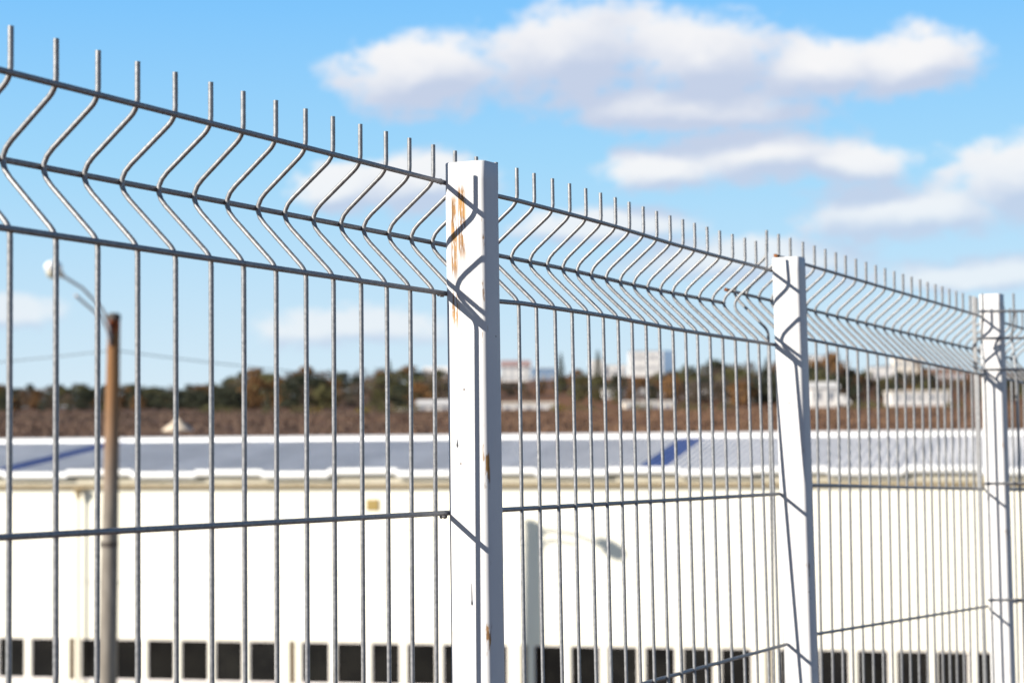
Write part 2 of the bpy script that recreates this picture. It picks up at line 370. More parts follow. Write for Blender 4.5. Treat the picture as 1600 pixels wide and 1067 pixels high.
# short panel that turns the corner at the last post
PX = .9376; FD = [frame_at(Vector((PX + .0618*i, 4.072 + .001*i, EYE + .283)), R(1.0), -.012, 0) for i in range(9)]
wd = wire_mesh('vertical_wire', .022, 2.0)
make_panel('wire_fence', FD, wd, 'wire fence panel at right edge crossing in front of the last post', [(-.15, 8)], .022)

def post_mesh(name, w, l, h, m, r=.0055):
    """rounded square tube: x 0..w across, y 0..l along the fence, folded top with a thin rim"""
    prof = []
    for cx, cy, a0 in ((w - r, l - r, 0), (r, l - r, 90), (r, r, 180), (w - r, r, 270)):
        for k in range(6): a = R(a0 + 18*k); prof.append((cx + r*math.cos(a), cy + r*math.sin(a)))
    n = len(prof); vs = []; rings = [(0, 0), (h*.5, 0), (h - .02, 0), (h - .0012, 0), (h, .0011), (h, .0026), (h - .006, .0030)]
    for z, ins in rings:
        for x, y in prof:
            dx, dy = w/2 - x, l/2 - y; q = ins/max(abs(dx), abs(dy)); vs.append((x + dx*q, y + dy*q, z))
    fs = [(j*n + k, j*n + (k + 1) % n, (j + 1)*n + (k + 1) % n, (j + 1)*n + k) for j in range(len(rings) - 1) for k in range(n)]
    mb = MB(); mb.add(vs, fs, True); k = (len(rings) - 1)*n; mb.add(vs[k:], [tuple(range(n))])
    me = mb.mesh(name, m); return me
ST1 = [(.0115, .0050, EYE + .155, EYE + .255, .475), (.0205, .0060, EYE + .175, EYE + .265, .485), (.012, .006, EYE + .105, EYE + .16, .53), (.006, .003, EYE + .04, EYE + .06, .56), (.006, .003, EYE - .155, EYE - .13, .56), (.005, .004, EYE - .215, EYE - .19, .56)]
def make_post(corner, th, h, streaks, edge, lean, label, w=.043, l=.0365):
    root = empty('fence_post', (corner[0], corner[1], 0)); tag(root, label, 'fence post', 'white fence posts')
    m = mat('white_post_paint', (.8, .8, .8), .5, 0, .15, post_paint(streaks, edge, w))
    o = link('tube', post_mesh('post_tube', w, l, h, m), root)
    # x axis across the fence to the right, y axis along the fence
    Rm = Matrix(((math.sin(th), math.cos(th), 0), (-math.cos(th), math.sin(th), 0), (0, 0, 1))).to_4x4()
    T = Matrix.Translation((0, 0, h)) @ Matrix.Rotation(-lean, 4, 'Y') @ Rm @ Matrix.Translation((0, 0, -h))
    o.matrix_local = T
    base = MB(); base.box(-.04, w + .04, -.04, l + .04, -.004, .008); bo = base.build('base_plate', M_WIRE, root); bo.matrix_local = T
    return root, T
H1 = EYE + .2855
p1, T1 = make_post((-.0692, 2.1010), 1.1108, H1, ST1, .58, .0057, 'nearest white square fence post with orange rust streaks', w=.0465)
p2, T2 = make_post((.3926, 3.0858), 1.12, EYE + .2711, [], .62, .0175, 'middle white fence post beside the snapped fence wires')
p3, T3 = make_post((.9415, 4.1242), 1.077, EYE + .285, [], .60, .012, 'farthest white fence post at the right edge')
# flat strip clamped on the left side of the last post
sb = MB().box(-.0150, -.0075, .002, .006, .2, EYE + .282).build('mounting_strip', p3.children[0].data.materials[0], p3); sb.matrix_local = T3
# weld drops where the wires meet the posts
def weld(p, corner, z):
    m = MB(); m.ball((-.0045, .0015, z - .001), (.0032, .0035, .0032), 8, 6, .5); m.ball((-.0046, -.006, z - .0020), (.0016, .002, .0018), 6, 5, .5)
    o = m.build('weld_bead', M_WIRE, p); return o
for z in (EYE + .2675, EYE + .1515, EYE - .0759):
    o = weld(p1, 0, z); o.matrix_local = T1
# hardened drips of paint on the nearest post
for x, z, ln in ((.0265, EYE - .165, .020), (.0285, EYE - .255, .010), (.012, EYE - .005, .006)):
    o = MB().tube([(x, -.0001, z + ln), (x, -.0004, z + .003), (x, -.0006, z), (x, -.0002, z - .0022)], [.0003, .0005, .0009, .0003], 8).build('paint_drip', p1.children[0].data.materials[0], p1); o.matrix_local = T1

# ------------------------------------------------------------------ low building
YAW = R(13); ZB = EYE                                          # building heights below are relative to the eye
hall = empty('storage_hall', (0, 35, -4.27), -YAW); HB = 4.27 + EYE        # local z = world z + 4.27
tag(hall, 'long low cream building with grey ribbed roof and a strip of dark windows', 'building')
def hz(z): return z + HB
SL, SR, DEP = -24.0, 20.0, 11.0
ZT, ZWT, ZWB, ZEAVE, ZRIDGE = -.60, -3.465, -4.20, -.52, .03
bays = [.165 + 4.14*k for k in range(-6, 5)]
wins = []; strips = []
for s0 in bays:
    strips.append((s0 - .055, s0 + .055))
    for k in range(6): wins.append((s0 + .160 + .636*k, s0 + .160 + .636*k + .53))
openings = sorted([w for w in wins + strips if w[0] > SL + .3 and w[1] < SR - .3])
wm = MB(); wm.box(SL, SR, 0, .25, hz(ZWT), hz(ZT)); wm.box(SL, SR, 0, .25, 0, hz(ZWB))
cur = SL
for a, c in openings:
    wm.box(cur, a, 0, .25, hz(ZWB), hz(ZWT)); cur = c
wm.box(cur, SR, 0, .25, hz(ZWB), hz(ZWT))
for x0, x1 in ((SL, SL + .25), (SR - .25, SR)):
    wm.box(x0, x1, .25, DEP, 0, hz(ZT))
    z0, z1 = hz(ZT), hz(ZRIDGE) - .09
    wm.add([(x0, .25, z0), (x1, .25, z0), (x1, DEP - .25, z0), (x0, DEP - .25, z0), (x0, DEP/2, z1), (x1, DEP/2, z1)], [(0, 1, 2, 3), (0, 4, 5, 1), (3, 2, 5, 4), (0, 3, 4), (1, 5, 2)])
wm.box(SL, SR, DEP - .25, DEP + .001, 0, hz(ZT))
wm.build('wall', M_WALL, hall)
def win_parts(w, h=.735):
    f = MB(); t = .022
    f.box(0, w, .012, .06, 0, t); f.box(0, w, .012, .06, h - t, h); f.box(0, t, .013, .059, t, h - t); f.box(w - t, w, .013, .059, t, h - t); f.box(-.02, w + .02, -.03, .012, -.02, .006)
    g = MB().box(t*.9, w - t*.9, .03, .038, t*.9, h - t*.9)
    return f.mesh('window', M_FRAME), g.mesh('pane', M_GLASS)
fm, gm = win_parts(.53)
for a, c in wins:
    if a < SL + .3 or c > SR - .3: continue
    o = link('window', fm, hall, (a, 0, hz(ZWB))); link('pane', gm, o)
bm_ = MB().box(0.004, .106, .012, .05, 0, .735).mesh('board', M_WOOD)
for a, c in strips:
    if a < SL + .3 or c > SR - .3: continue
    link('board', bm_, hall, (a, 0, hz(ZWB)))
# ceiling so no light comes through the roof
MB().box(SL + .26, SR - .26, .26, DEP - .26, hz(-.72), hz(-.68)).build('ceiling', M_WALL, hall)
# eaves
MB().box(SL - .1, SR + .1, -.09, -.004, hz(-.80), hz(-.735)).build('trim', M_TRIM, hall)
MB().box(SL - .1, SR + .1, -.12, .10, hz(-.733), hz(-.60)).build('fascia', M_FASC, hall)
# roof sheets with ribs running up the slope
run, rise = DEP/2 + .1, ZRIDGE - ZEAVE
def sheet_mesh(w, name, m, ribs, rh=.021):
    prof = []
    for k in range(ribs):
        x0 = w*k/ribs; q = w/ribs
        prof += [(x0, 0), (x0 + q*.55, 0), (x0 + q*.66, rh), (x0 + q*.88, rh)]
    prof.append((w + .004, 0))
    vs = []; n = len(prof)
    for y, z in ((-.10, 0), (run - .1, rise)):
        vs += [(x, y, z + h) for x, h in prof]
    fs = [(i, i + 1, n + i + 1, n + i) for i in range(n - 1)]
    vs += [(x, y, z - .012) for (x, y, z) in vs[:2*n]]
    fs += [(2*n + i + 1, 2*n + i, 3*n + i, 3*n + i + 1) for i in range(n - 1)] + [(2*n + i, 2*n + i + 1, i + 1, i) for i in range(n - 1)]
    mb = MB(); mb.add(vs, fs); return mb.mesh(name, m)
sh1 = sheet_mesh(.92, 'roof_sheet', M_ROOF, 8); shh = sheet_mesh(.46, 'roof_sheet', M_ROOF, 4); shb = sheet_mesh(.46, 'skylight_sheet', M_BLUE, 4)
blues = [-21.2, -9.75, 2.25, 13.6]; x = SL - .1
while x < SR + .05:
    nb = min([q - x for q in blues if q >= x - .24], default=99)
    if nb < .24: nm, me_, dx_ = 'skylight_sheet', shb, .46
    elif nb < .92: nm, me_, dx_ = 'roof_sheet', shh, .46
    else: nm, me_, dx_ = 'roof_sheet', sh1, .92
    link(nm, me_, hall, (x, 0, hz(ZEAVE) + random.uniform(-.002, .002))); x += dx_
bk = MB(); bk.add([(SL - .1, DEP + .1, hz(ZEAVE)), (SR + .1, DEP + .1, hz(ZEAVE)), (SR + .1, DEP/2, hz(ZRIDGE)), (SL - .1, DEP/2, hz(ZRIDGE)), (SL - .1, DEP + .1, hz(ZEAVE) - .02), (SR + .1, DEP + .1, hz(ZEAVE) - .02), (SR + .1, DEP/2, hz(ZRIDGE) - .02), (SL - .1, DEP/2, hz(ZRIDGE) - .02)], [(0, 1, 2, 3), (7, 6, 5, 4), (0, 4, 5, 1)])
bk.build('rear_roof', M_ROOF, hall)
rc = MB()
prof = [(-.26, -.02), (-.24, .035), (-.06, .085), (.06, .085), (.24, .035), (.26, -.02)]
n = len(prof); vs = [(xx, DEP/2 + y, hz(ZRIDGE) + z) for xx in (SL - .12, SR + .12) for y, z in prof]
rc.add(vs, [(i, i + n, i + n + 1, i + 1) for i in range(n - 1)] + [tuple(range(n)), tuple(range(2*n - 1, n - 1, -1))]); rc.build('ridge_cap', M_GUT, hall)
# gutter in lengths that overlap at slightly different heights
gprof = [(-.13, .06), (-.135, .0), (-.12, -.04), (-.08, -.065), (-.04, -.06), (-.005, -.03), (0, .05), (-.012, .05), (-.02, -.02), (-.05, -.045), (-.08, -.05), (-.11, -.03), (-.12, .0), (-.118, .06)]
n = len(gprof); vs = [(xx, y, z) for xx in (0, 1.215) for y, z in gprof]
gme = MB().add(vs, [(i, (i + 1) % n, n + (i + 1) % n, n + i) for i in range(n)] + [tuple(range(n - 1, -1, -1)), tuple(range(n, 2*n))]).mesh('gutter', M_GUT)
x = SL; k = 0
while x < SR - 1:
    link('gutter', gme, hall, (x, -.125, hz(-.555) + (.024 if k % 2 else -.02) + random.uniform(-.006, .006))).rotation_euler = (0, R(random.uniform(-.25, .25)), 0); x += 1.222; k += 1
# downpipe with its funnel
for s0 in (-7.95, 8.61):
    d = empty('downpipe', (s0, -.10, 0)); d.parent = hall
    MB().tube([(0, 0, .2), (0, 0, hz(-1.0))], .02, 10).build('pipe', M_FASC, d)
    MB().tube([(0, 0, hz(-1.0)), (0, -.01, hz(-.90)), (0, -.02, hz(-.81))], [.029, .05, .09], 10).build('funnel', M_TRIM, d)
sg = MB().box(-2.606, -2.388, -.022, -.002, hz(-1.196), hz(-1.008)); o = sg.build('wall_sign', M_YELLOW); o.parent = hall
o.parent = None; o.matrix_world = Matrix.Translation((0, 35, -4.27)) @ Matrix.Rotation(-YAW, 4, 'Z'); tag(o, 'small square yellow plate on the cream wall', 'sign')

# ------------------------------------------------------------------ street lamp
lamp = empty('street_lamp', (-6.098, 31.35, -4.27)); tag(lamp, 'old concrete street lamp with rusty top and a white lamp on a long arm', 'street lamp')
LT = 4.27 + EYE + 1.94
MB().tube([(-.13, 0, 0), (-.075, 0, LT*.45), (-.025, 0, LT*.8), (0, 0, LT)], [.165, .142, .112, .096], 16).build('pole', M_POLE, lamp)
MB().tube([(0, 0, LT - .06), (0, 0, LT + .02), (0, 0, LT + .05)], [.103, .104, .06], 14).build('cap', M_DARK, lamp)
MB().tube([(-.07, 0, 2.72 + EYE - .02), (-.07, 0, 2.79 + EYE - .02)], [.146, .146], 14).build('clamp_band', M_DARK, lamp)
head = Vector((-.644, -1.42, LT + .615))
a1 = [Vector((-.03, -.09, LT - .35)), Vector((-.06, -.12, LT - .1)), Vector((-.13, -.25, LT + .10)), Vector((-.33, -.72, LT + .38)), head + Vector((.08, .22, -.06))]
MB().tube(fillet(a1, .3), .022, 8).build('lamp_arm', M_ARM, lamp)
a2 = [Vector((-.04, -.10, LT - .45)), Vector((-.07, -.16, LT - .2)), Vector((-.15, -.32, LT - .02)), Vector((-.42, -.8, LT + .27))]
MB().tube(fillet(a2, .3), .021, 8).build('bare_arm', M_ARM, lamp)
hd = MB(); hd.ball(head + Vector((.02, .05, .03)), (.13, .20, .10), 14, 9); ho = hd.build('lamp_head', M_LAMP, lamp)
MB().ball(head + Vector((.02, .03, -.05)), (.105, .15, .10), 12, 8).build('lamp_glass', M_LAMPG, ho)
MB().tube([head + Vector((.05, .14, .0)), head + Vector((.11, .30, -.09))], [.06, .035], 10).build('lamp_neck', M_ARM, lamp)
# overhead cable
def cable(a, c, sag, label, rad=.0075):
    a, c = Vector(a), Vector(c); pts = []
    for i in range(25):
        t = i/24; p = a.lerp(c, t); p.z -= sag*4*t*(1 - t); pts.append(p)
    o = MB().tube(pts, rad, 6).build('power_cable', M_CABLE); tag(o, label, 'cable', 'overhead cables')
cable((-6.098, 31.35, EYE + 1.42), (-14.5, 33, EYE + 1.1), .12, 'thin dark cable from the street lamp to the left edge')
cable((-6.098, 31.35, EYE + 1.42), (9, 48, EYE + 1.7), .55, 'thin dark cable from the street lamp across the sky to the right')

# ------------------------------------------------------------------ sand heap in the field
mb = MB(); vs = []; fs = []; NR, NS = 9, 28
for i in range(NR + 1):
    for k in range(NS):
        a = 2*math.pi*k/NS; q = i/NR; rad = q*(1 + .18*noise.noise(Vector((math.cos(a)*1.5, math.sin(a)*1.5, 2))))
        h = (1 - q)**1.0*.78 + .08*noise.noise(Vector((rad*math.cos(a)*4, rad*math.sin(a)*4, 5)))*(1 - q); vs.append((rad*math.cos(a)*1.15, rad*math.sin(a)*1.0, h - .06*q))
for i in range(NR):
    for k in range(NS): fs.append((i*NS + k, (i + 1)*NS + k, (i + 1)*NS + (k + 1) % NS, i*NS + (k + 1) % NS))
mb.add(vs, fs, True); o = mb.build('sand_heap', M_SAND); yh = 152; xh = (277 - 800)/3201*yh; o.location = (xh, yh, ground_z(xh, yh) - .05); o.scale = (1.2, 1.2, 1.3); tag(o, 'pale sand heap in the brown field behind the roof', 'heap')

# ------------------------------------------------------------------ far buildings
M_PANE = mat('far_pane', (.2, .22, .25), .3, 0, .5, varied((.18, .19, .22), (.26, .27, .3), .5, rand=.4))
def fmat(n, c): return mat(n, c, .85, 0, .2, varied(tuple(k*.93 for k in c), tuple(min(.85, k*1.05) for k in c), .25, 5))
F_WHITE = fmat('far_white', (.60, .585, .57)); F_CREAM = fmat('far_cream', (.66, .60, .52)); F_PINK = fmat('far_pink', (.62, .50, .46)); F_BLUE = fmat('far_blue', (.16, .24, .36)); F_GREY = fmat('far_grey', (.32, .32, .36))
F_RED = fmat('far_red_roof', (.30, .21, .20)); F_LILAC = fmat('far_lilac', (.42, .43, .58)); F_BROWN = fmat('far_brown_roof', (.2, .13, .1))
def far_house(px0, px1, ytop, ybase, Yd, name, label, wm, rm, roof='gable', cols=4, rows=1, depth=8, group=None, wing=None):
    k = Yd/3201; hz_ = lambda x: 685 - .0082*(x - 800)
    x0, x1 = (px0 - 800)*k, (px1 - 800)*k; xm = (x0 + x1)/2; pm = (px0 + px1)/2; zt = EYE + (hz_(pm) - ytop)*k; zb = min(ground_z(xm, Yd) - .6, EYE + (hz_(pm) - ybase)*k)
    w = x1 - x0; H = zt - zb; root = empty(name, (xm, Yd, zb)); tag(root, label, 'building', group)
    vis = (ybase - ytop)*k; rh = min(vis*.32, w*.22) if roof == 'gable' else .25
    wh = H - rh
    m = MB().box(-w/2, w/2, 0, depth, 0, wh); m.build('wall', wm, root)
    if roof == 'gable':
        q = MB(); e = .35; z0 = wh + .01
        q.add([(-w/2 - e, -e, z0), (w/2 + e, -e, z0), (w/2 + e, depth + e, z0), (-w/2 - e, depth + e, z0), (-w/2 - e*.4, depth/2, wh + rh), (w/2 + e*.4, depth/2, wh + rh)], [(0, 1, 5, 4), (2, 3, 4, 5), (1, 2, 5), (3, 0, 4), (3, 2, 1, 0)]); q.build('roof', rm, root)
    else: MB().box(-w/2 - .2, w/2 + .2, -.2, depth + .2, wh + .005, wh + rh).build('roof', rm, root)
    sp = w/cols; ph = min(1.5, vis*.7/rows*.55); ww = min(1.4, sp*.5)
    pm_ = MB().box(-ww/2, ww/2, -.06, .04, 0, ph).mesh('pane', M_PANE); fm_ = MB().box(-ww/2 - .12, ww/2 + .12, -.03, .05, -.12, ph + .12).mesh('window', F_WHITE)
    for r_ in range(rows):
        for c_ in range(cols):
            o = link('window', fm_, root, (-w/2 + sp*(c_ + .5), 0, wh - (vis - rh)*(r_ + .78)/rows)); link('pane', pm_, o)
    if wing:
        a, c2, t_, m2 = wing; wx0, wx1 = (a - 800)*k - xm, (c2 - 800)*k - xm
        MB().box(wx0, wx1, -.6, depth - .8, 0, EYE + (hz_(pm) - t_)*k - zb).build('wing', m2, root)
    return root
GT = 'houses of the far town'
far_house(661, 703, 570, 600, 640, 'far_house', 'white far house just left of the nearest post top of the treeline', F_WHITE, F_WHITE, 'gable', 4, 2, group=GT)
far_house(782, 828, 560, 592, 640, 'far_house', 'white far house with dull red roof just right of nearest post', F_WHITE, F_RED, 'gable', 4, 2, group=GT)
far_house(829, 869, 573, 596, 660, 'far_house', 'slate blue far house beside the red roofed white house', F_BLUE, F_GREY, 'flat', 3, 1, group=GT)
far_house(921, 979, 568, 602, 690, 'far_house', 'white stepped far house left of the white tower block', F_WHITE, F_WHITE, 'flat', 5, 2, group=GT, wing=(921, 944, 560, F_WHITE))
far_house(984, 1036, 546, 596, 740, 'tower_block', 'white far tower block with blue side wing, tallest of the town', F_WHITE, F_GREY, 'flat', 5, 3, 10, group=GT, wing=(1036.5, 1053, 546, F_BLUE))
far_house(1268, 1294, 553, 590, 620, 'far_house', 'tall white far house right of the middle post', F_WHITE, F_GREY, 'flat', 2, 3, group=GT)
far_house(1360, 1398, 570, 596, 620, 'far_house', 'low white far house between brown trees on the right', F_WHITE, F_GREY, 'flat', 4, 1, group=GT)
far_house(1399, 1442, 556, 590, 660, 'far_house', 'pale far house rising highest left of the last post', F_CREAM, F_WHITE, 'flat', 4, 2, group=GT)
far_house(1452, 1508, 572, 604, 600, 'far_house', 'pinkish far house next to the last post', F_PINK, F_BROWN, 'gable', 4, 2, group=GT)
GS = 'low sheds along the field'
for a in [(617, 646, 636, 648, 318, 'small pale shed beside the yellow bush', F_CREAM, F_WHITE), (651, 702, 622, 647, 322, 'white shed directly left of the nearest post', F_WHITE, F_WHITE),
          (783, 868, 626, 642, 322, 'long low white shed directly right of the nearest post', F_WHITE, F_CREAM), (974, 1052, 624, 639, 325, 'low cream shed at the middle of the field edge', F_CREAM, F_WHITE),
          (941, 1012, 606, 622, 400, 'white shed below the tower block', F_WHITE, F_WHITE), (1028, 1077, 608, 624, 400, 'lilac grey shed right of the tower block', F_LILAC, F_WHITE),
          (1082, 1122, 606, 624, 395, 'pink walled shed in the field edge row', F_PINK, F_WHITE), (1140, 1212, 604, 630, 370, 'wide white shed directly left of the middle post', F_WHITE, F_PINK),
          (1266, 1309, 594, 628, 322, 'tall white shed directly right of the middle post', F_WHITE, F_WHITE), (1392, 1482, 608, 626, 330, 'long low white shed left of the last post', F_WHITE, F_CREAM)]:
    far_house(*a[:5], 'field_shed', a[5], a[6], a[7], 'gable' if a[1] - a[0] < 60 else 'flat', max(2, int((a[1] - a[0])/16)), 1, 6, group=GS)
# a white van by the tall shed
def van(px, Yd):
    x = (px - 800)*Yd/3201; root = empty('parked_van', (x, Yd, ground_z(x, Yd))); tag(root, 'white van parked by the tall white shed', 'van')
    prof = [(-.95, .35), (.95, .35), (.95, .95), (.72, 1.15), (.45, 1.95), (-.93, 2.0)]; n = 6
    prof = [(a*1.15, z) for a, z in prof]
    vs = [(xx, y, z) for y in (-.9, .9) for xx, z in prof]
    MB().add(vs, [tuple(range(n)), tuple(range(2*n - 1, n - 1, -1))] + [(i, n + i, n + (i + 1) % n, (i + 1) % n) for i in range(n)]).build('body', F_WHITE, root)
    MB().box(.15, .62, -.93, .93, 1.2, 1.75).build('window', M_PANE, root)
    for xx in (-.65, .7):
        for y in (-.86, .86): MB().tube([(xx, y - .1, .33), (xx, y + .1, .33)], .33, 12).build('wheel', M_DARK, root)
van(1316, 318)

# ------------------------------------------------------------------ trees
def leafmat(n, c1, c2):
    def f(b, p):
        oi = b.n('ShaderNodeObjectInfo'); tc = b.n('ShaderNodeTexCoord'); gm = b.n('ShaderNodeNewGeometry')
        nz, _ = b.noise(tc.outputs['Object'], .9, 4); k = b.m('ADD', b.m('MULTIPLY', nz, .6), b.m('MULTIPLY', gm.outputs['Random Per Island'], .4))
        c = b.mix(b.smooth(k, .3, .7), c1, c2); c = b.vm('SCALE', c, scale=b.m('ADD', .75, b.m('MULTIPLY', oi.outputs['Random'], .5)))
        b.nt.links.new(c, p.inputs['Base Color'])
    return mat(n, c1, .8, 0, .2, f)
L_DARK = leafmat('leaf_dark_green', (.032, .040, .028), (.072, .074, .044)); L_OLIVE = leafmat('leaf_olive', (.085, .085, .036), (.15, .135, .06)); L_RUST = leafmat('leaf_rust', (.16, .085, .038), (.28, .155, .065))
L_YEL = leafmat('leaf_yellow', (.14, .105, .018), (.22, .17, .03)); L_BARE = leafmat('twig_brown', (.10, .072, .055), (.18, .13, .095)); M_BARK = mat('bark', (.07, .05, .04), .9, 0, .2, varied((.05, .035, .028), (.09, .07, .055), 2))
def crown_mesh(name, m, kind, seed):
    rd = random.Random(seed); vs = []; fs = []
    def leaf(p, sz):
        d = Vector((rd.gauss(0, 1), rd.gauss(0, 1), rd.gauss(0, 1))).normalized(); e = d.orthogonal().normalized(); f = d.cross(e); a = rd.uniform(.6, 1.3)
        k = len(vs); vs.extend([p + e*sz, p + f*sz*a, p - e*sz*.9, p - f*sz*a*.8]); fs.append((k, k + 1, k + 2, k + 3))
    if kind == 'cone':
        for i in range(1500):
            t = rd.random()**1.5; a = rd.uniform(0, 6.28); tier = 1 - .25*((t*9) % 1); rad = .23*(1 - t)**.85*tier*rd.uniform(.55, 1.05) + .004
            leaf(Vector((rad*math.cos(a), rad*math.sin(a), .1 + .9*t)), rd.uniform(.012, .024))
    else:
        cl = []
        for i in range(44 if kind != 'bush' else 20):
            a = rd.uniform(0, 6.28); q = rd.random()**.5
            if kind == 'bush': c = Vector((.52*q*math.cos(a), .52*q*math.sin(a), rd.uniform(.12, .72)*(1 - .4*q)))
            else:
                z = rd.uniform(.14, .93); w = math.sin(math.pi*min(1, max(0, (z + .10)/1.1)))**.7*.36; c = Vector((w*q*math.cos(a), w*q*math.sin(a), z))
            cl.append((c, rd.uniform(.06, .13)*(1.5 if kind == 'bush' else 1)))
        for c, r in cl:
            for i in range(62 if kind != 'bare' else 40):
                d = Vector((rd.gauss(0, 1), rd.gauss(0, 1), rd.gauss(0, .8))).normalized()*r*rd.random()**.35; leaf(c + d, rd.uniform(.014, .032) if kind != 'bare' else rd.uniform(.008, .016))
    mb = MB(); mb.add(vs, fs); return mb.mesh(name, m)
def trunk_mesh(kind, seed):
    rd = random.Random(seed); m = MB(); top = .95 if kind == 'cone' else .72
    m.tube([(0, 0, -.05), (.004, .003, top*.4), (-.006, .004, top*.75), (.003, 0, top)], [.022, .016, .010, .004], 7)
    if kind != 'cone':
        for i in range(7):
            a = rd.uniform(0, 6.28); z = rd.uniform(.2, .55); L = rd.uniform(.15, .3)
            m.tube([(0, 0, z), (L*.5*math.cos(a), L*.5*math.sin(a), z + L*.5), (L*math.cos(a), L*math.sin(a), z + L*1.05)], [.009, .006, .002], 5)
    return m.mesh('trunk', M_BARK)
KINDS = {}
for nm, m, kd, w in (('dark', L_DARK, 'round', 1), ('olive', L_OLIVE, 'round', 1), ('rust', L_RUST, 'round', 1), ('bare', L_BARE, 'bare', 1), ('conifer', L_DARK, 'cone', 1), ('yellowbush', L_YEL, 'bush', 1), ('darkbush', L_OLIVE, 'bush', 1)):
    KINDS[nm] = [(crown_mesh('crown', m, kd, 11*i + len(nm)), trunk_mesh(kd, i + 3)) for i in range(3)]
NAMES = {'dark': ('leafy_tree', 'dark green far tree'), 'olive': ('leafy_tree', 'olive far tree'), 'rust': ('autumn_tree', 'rust orange far autumn tree'),
         'bare': ('bare_tree', 'bare brown far tree'), 'conifer': ('conifer_tree', 'pointed dark far conifer'), 'yellowbush': ('bush', 'yellow green bush'), 'darkbush': ('bush', 'dark olive bush')}
SEG = [(60, 'at the very left edge'), (120, 'near the left edge'), (166, 'just left of the street lamp'), (245, 'just right of the street lamp'), (310, 'above the sand heap'), (420, 'right of the sand heap'), (560, 'between sand heap and nearest post'), (720, 'close left of the nearest post'),
       (870, 'close right of the nearest post'), (1060, 'below the white tower block'), (1160, 'right of the tower block'), (1235, 'close left of the middle post'), (1300, 'close right of the middle post'), (1420, 'between middle and last posts'), (1520, 'close left of the last post'), (9999, 'beyond the last post')]
WOOD = []
def tree(kind, px, Yd, height=None, ytop=None, label=None, wide=1.0, mass=False):
    x = (px - 800)*Yd/3201; z = ground_z(x, Yd) - .15
    if ytop is not None: height = EYE + (685 - .0082*(px - 800) - ytop)*Yd/3201 - z
    if height < 1.2: return
    nm, lb = NAMES[kind]; cr, tr = random.choice(KINDS[kind]); wd = height*wide*random.uniform(.9, 1.15); rz = random.uniform(0, 6.28)
    if mass:
        WOOD.append((cr, tr, Matrix.Translation((x, Yd, z)) @ Matrix.Rotation(rz, 4, 'Z') @ Matrix.Diagonal((wd, wd, height, 1)))); return
    root = empty(nm, (x, Yd, z), rz); root.scale = (wd, wd, height)
    seg = next(t for q, t in SEG if px < q)
    tag(root, label or lb + ', ' + seg, 'bush' if 'bush' in kind else 'tree', {'dark': 'dark trees', 'olive': 'olive trees', 'rust': 'rust trees', 'bare': 'bare trees', 'conifer': 'conifers', 'yellowbush': 'yellow bushes', 'darkbush': 'dark bushes'}[kind] + ' ' + ('at the field edge' if 'bush' in kind else 'of the far wood'))
    link('crown', cr, root); link('trunk', tr, root)
TOP = [(-120, 594), (0, 597), (200, 599), (300, 594), (370, 588), (400, 580), (450, 580), (520, 582), (640, 579), (700, 584), (780, 592), (860, 594), (900, 580), (960, 590), (1000, 588), (1060, 578), (1110, 570), (1180, 566), (1240, 560), (1290, 562), (1330, 572), (1370, 585), (1440, 578), (1520, 590), (1600, 580), (1720, 580)]
random.seed(21)
for row, (Yr, lo) in enumerate(((470, 0), (415, 7), (370, 17), (352, 30))):
    px = -40 + row*7
    while px < 1650:
        u = random.random(); left = px < 380
        if left: kind = 'dark' if u < .55 else 'olive' if u < .72 else 'bare' if u < .9 else 'rust'
        else: kind = 'dark' if u < .22 else 'olive' if u < .42 else 'rust' if u < .62 else 'bare' if u < .95 else 'conifer'
        gap = (775 < px < 1060 or 1340 < px < 1500)
        if gap: kind = 'dark' if u < .36 else 'olive' if u < .66 else 'rust' if u < .85 else 'bare'
        if not (gap and row == 3) and not (gap and row == 2 and random.random() < .25):
            yt = interp(px, TOP) - 6*ss((px - 330)/80) + lo*random.uniform(.5, 1.1) + random.uniform(-5, 7) + (4 if gap else 0)
            tree(kind, px, Yr + random.uniform(-14, 14), ytop=yt - (6 if kind == 'conifer' else 0), wide=random.uniform(1.1, 1.6) if kind != 'conifer' else 1.1, mass=row < 2)
        px += random.uniform(19, 34) if not left else random.uniform(15, 26)
for px, yt, Yd, kd, lb, wd in [(876, 549, 500, 'conifer', 'tall thin conifer left of the white stepped house', .8), (934, 545, 480, 'conifer', 'tallest thin conifer in front of the white stepped house', .75), (1302, 549, 400, 'rust', 'tall red brown tree right of the middle post', 1.2),
                               (1046, 582, 380, 'rust', 'orange tree below the blue wing of the tower block', 1.2), (608, 560, 430, 'conifer', 'single conifer poking above the wood left of nearest post', .7), (1118, 558, 420, 'dark', 'broad dark tree left of the middle post', 1.3), (1434, 562, 420, 'bare', 'bare brown tree in front of the pale town house', 1.3),
                               (965, 580, 400, 'dark', 'dark round tree below the white tower block', 1.3)]:
    tree(kd, px, Yd, ytop=yt, label=lb, wide=wd)
for px, yt, Yd, lb in [(566, 628, 300, 'large yellow green bush at the field edge'), (492, 628, 305, 'small yellow green bush left of the large one'), (873, 622, 300, 'yellow green bush beside the long low white shed')]:
    tree('yellowbush', px, Yd, ytop=yt, label=lb, wide=1.5)
random.seed(5)
for px in [330, 362, 420, 470, 585, 606, 640, 720, 900, 920, 1000, 1065, 1090, 1130, 1225, 1335, 1350, 1375, 1490, 1560]:
    tree('darkbush', px, random.uniform(300, 318), height=random.uniform(1.6, 2.6), wide=1.4)
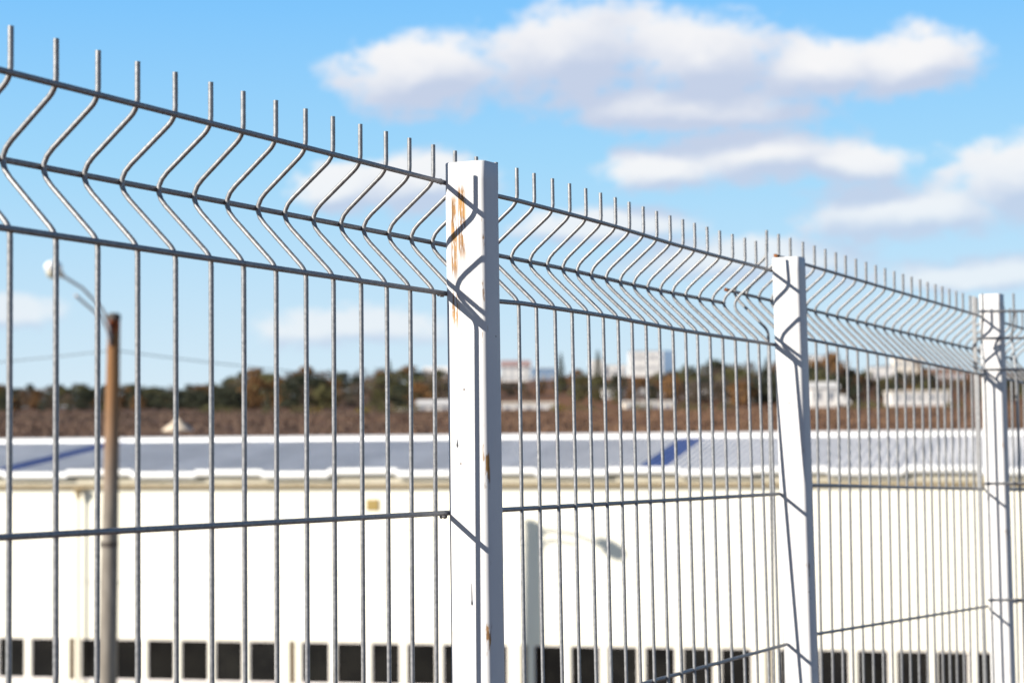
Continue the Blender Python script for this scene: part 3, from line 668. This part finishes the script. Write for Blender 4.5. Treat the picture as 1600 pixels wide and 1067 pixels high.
# the deeper rows of the wood read as one mass: one object, all kinds of crown in it
import numpy as np
V = []; F = []; MI = []; mats = []; off = 0
for cr, tr, T in WOOD:
    for me in (cr, tr):
        m = me.materials[0]
        if m not in mats: mats.append(m)
        co = np.empty(len(me.vertices)*3, 'f'); me.vertices.foreach_get('co', co); co = co.reshape(-1, 3); A = np.array(T)
        V.append(co @ A[:3, :3].T + A[:3, 3]); F += [tuple(i + off for i in p.vertices) for p in me.polygons]; MI += [mats.index(m)]*len(me.polygons); off += len(me.vertices)
me = bpy.data.meshes.new('far_wood'); me.from_pydata(np.concatenate(V).tolist(), [], F)
for m in mats: me.materials.append(m)
me.polygons.foreach_set('material_index', MI); me.update()
tag(link('far_wood', me), 'dense mixed autumn wood along the horizon behind the field', 'wood', kind='stuff')
# dry weeds standing all over the field
rd = random.Random(9); vs = []; fs = []
for i in range(30000):
    y = 104 + 210*rd.random()**1.3; x = rd.uniform(-.30, .30)*y; z = ground_z(x, y); h = rd.uniform(.08, .25)*(1 + .8*max(0, noise.noise(Vector((x*.08, y*.05, 1)))))*(1.0 if y > 125 else .6); w = rd.uniform(.05, .16); a = rd.uniform(0, 3.14); k = len(vs)
    dx, dy = w*math.cos(a), w*math.sin(a)
    vs += [(x - dx*.5, y - dy*.5, z - .05), (x + dx*.5, y + dy*.5, z - .05), (x + dx*rd.uniform(.6, 1.2), y + dy, z + h), (x - dx*rd.uniform(.6, 1.2), y - dy, z + h*rd.uniform(.6, 1))]; fs.append((k, k + 1, k + 2, k + 3))
def weedcol(b, p):
    tc = b.n('ShaderNodeTexCoord'); gm = b.n('ShaderNodeNewGeometry'); v = tc.outputs['Object']; n, _ = b.noise(v, .05, 4)
    sp = b.n('ShaderNodeSeparateXYZ'); b.nt.links.new(v, sp.inputs[0])
    c = b.mix(gm.outputs['Random Per Island'], (.105, .070, .052), (.135, .086, .058))
    c = b.vm('MULTIPLY', c, b.mix(b.smooth(b.m('ADD', sp.outputs[0], b.m('MULTIPLY', n, 30)), -12, 32), (.88, .92, 1.0), (1.12, 1.05, .97)))
    b.nt.links.new(c, p.inputs['Base Color'])
L_WEED = mat('dry_weed', (.12, .07, .05), .9, 0, .1, weedcol)
mb = MB(); mb.add(vs, fs); tag(mb.build('dry_weeds', L_WEED), 'brown dry weeds covering the field behind the roof', 'weeds', kind='stuff')

# trees of one kind in one stretch are told apart by their order from left to right
same = {}
for o in COL.objects:
    if o.parent is None and o.get('category') in ('tree', 'bush'): same.setdefault(o['label'], []).append(o)
NUM = {2: 'two', 3: 'three', 4: 'four', 5: 'five', 6: 'six', 7: 'seven', 8: 'eight'}; ORD = ['leftmost', 'second from left', 'third from left', 'fourth from left', 'fifth from left', 'sixth from left', 'seventh from left', 'eighth from left', 'ninth from left', 'tenth from left', 'eleventh from left', 'twelfth from left']
for lb, os in same.items():
    if len(os) < 2: continue
    os.sort(key=lambda o: o.location.x/o.location.y)
    for i, o in enumerate(os): o['label'] = lb + ', ' + ('rightmost' if i == len(os) - 1 else ORD[min(i, 11)]) + ' of ' + NUM.get(len(os), 'them')
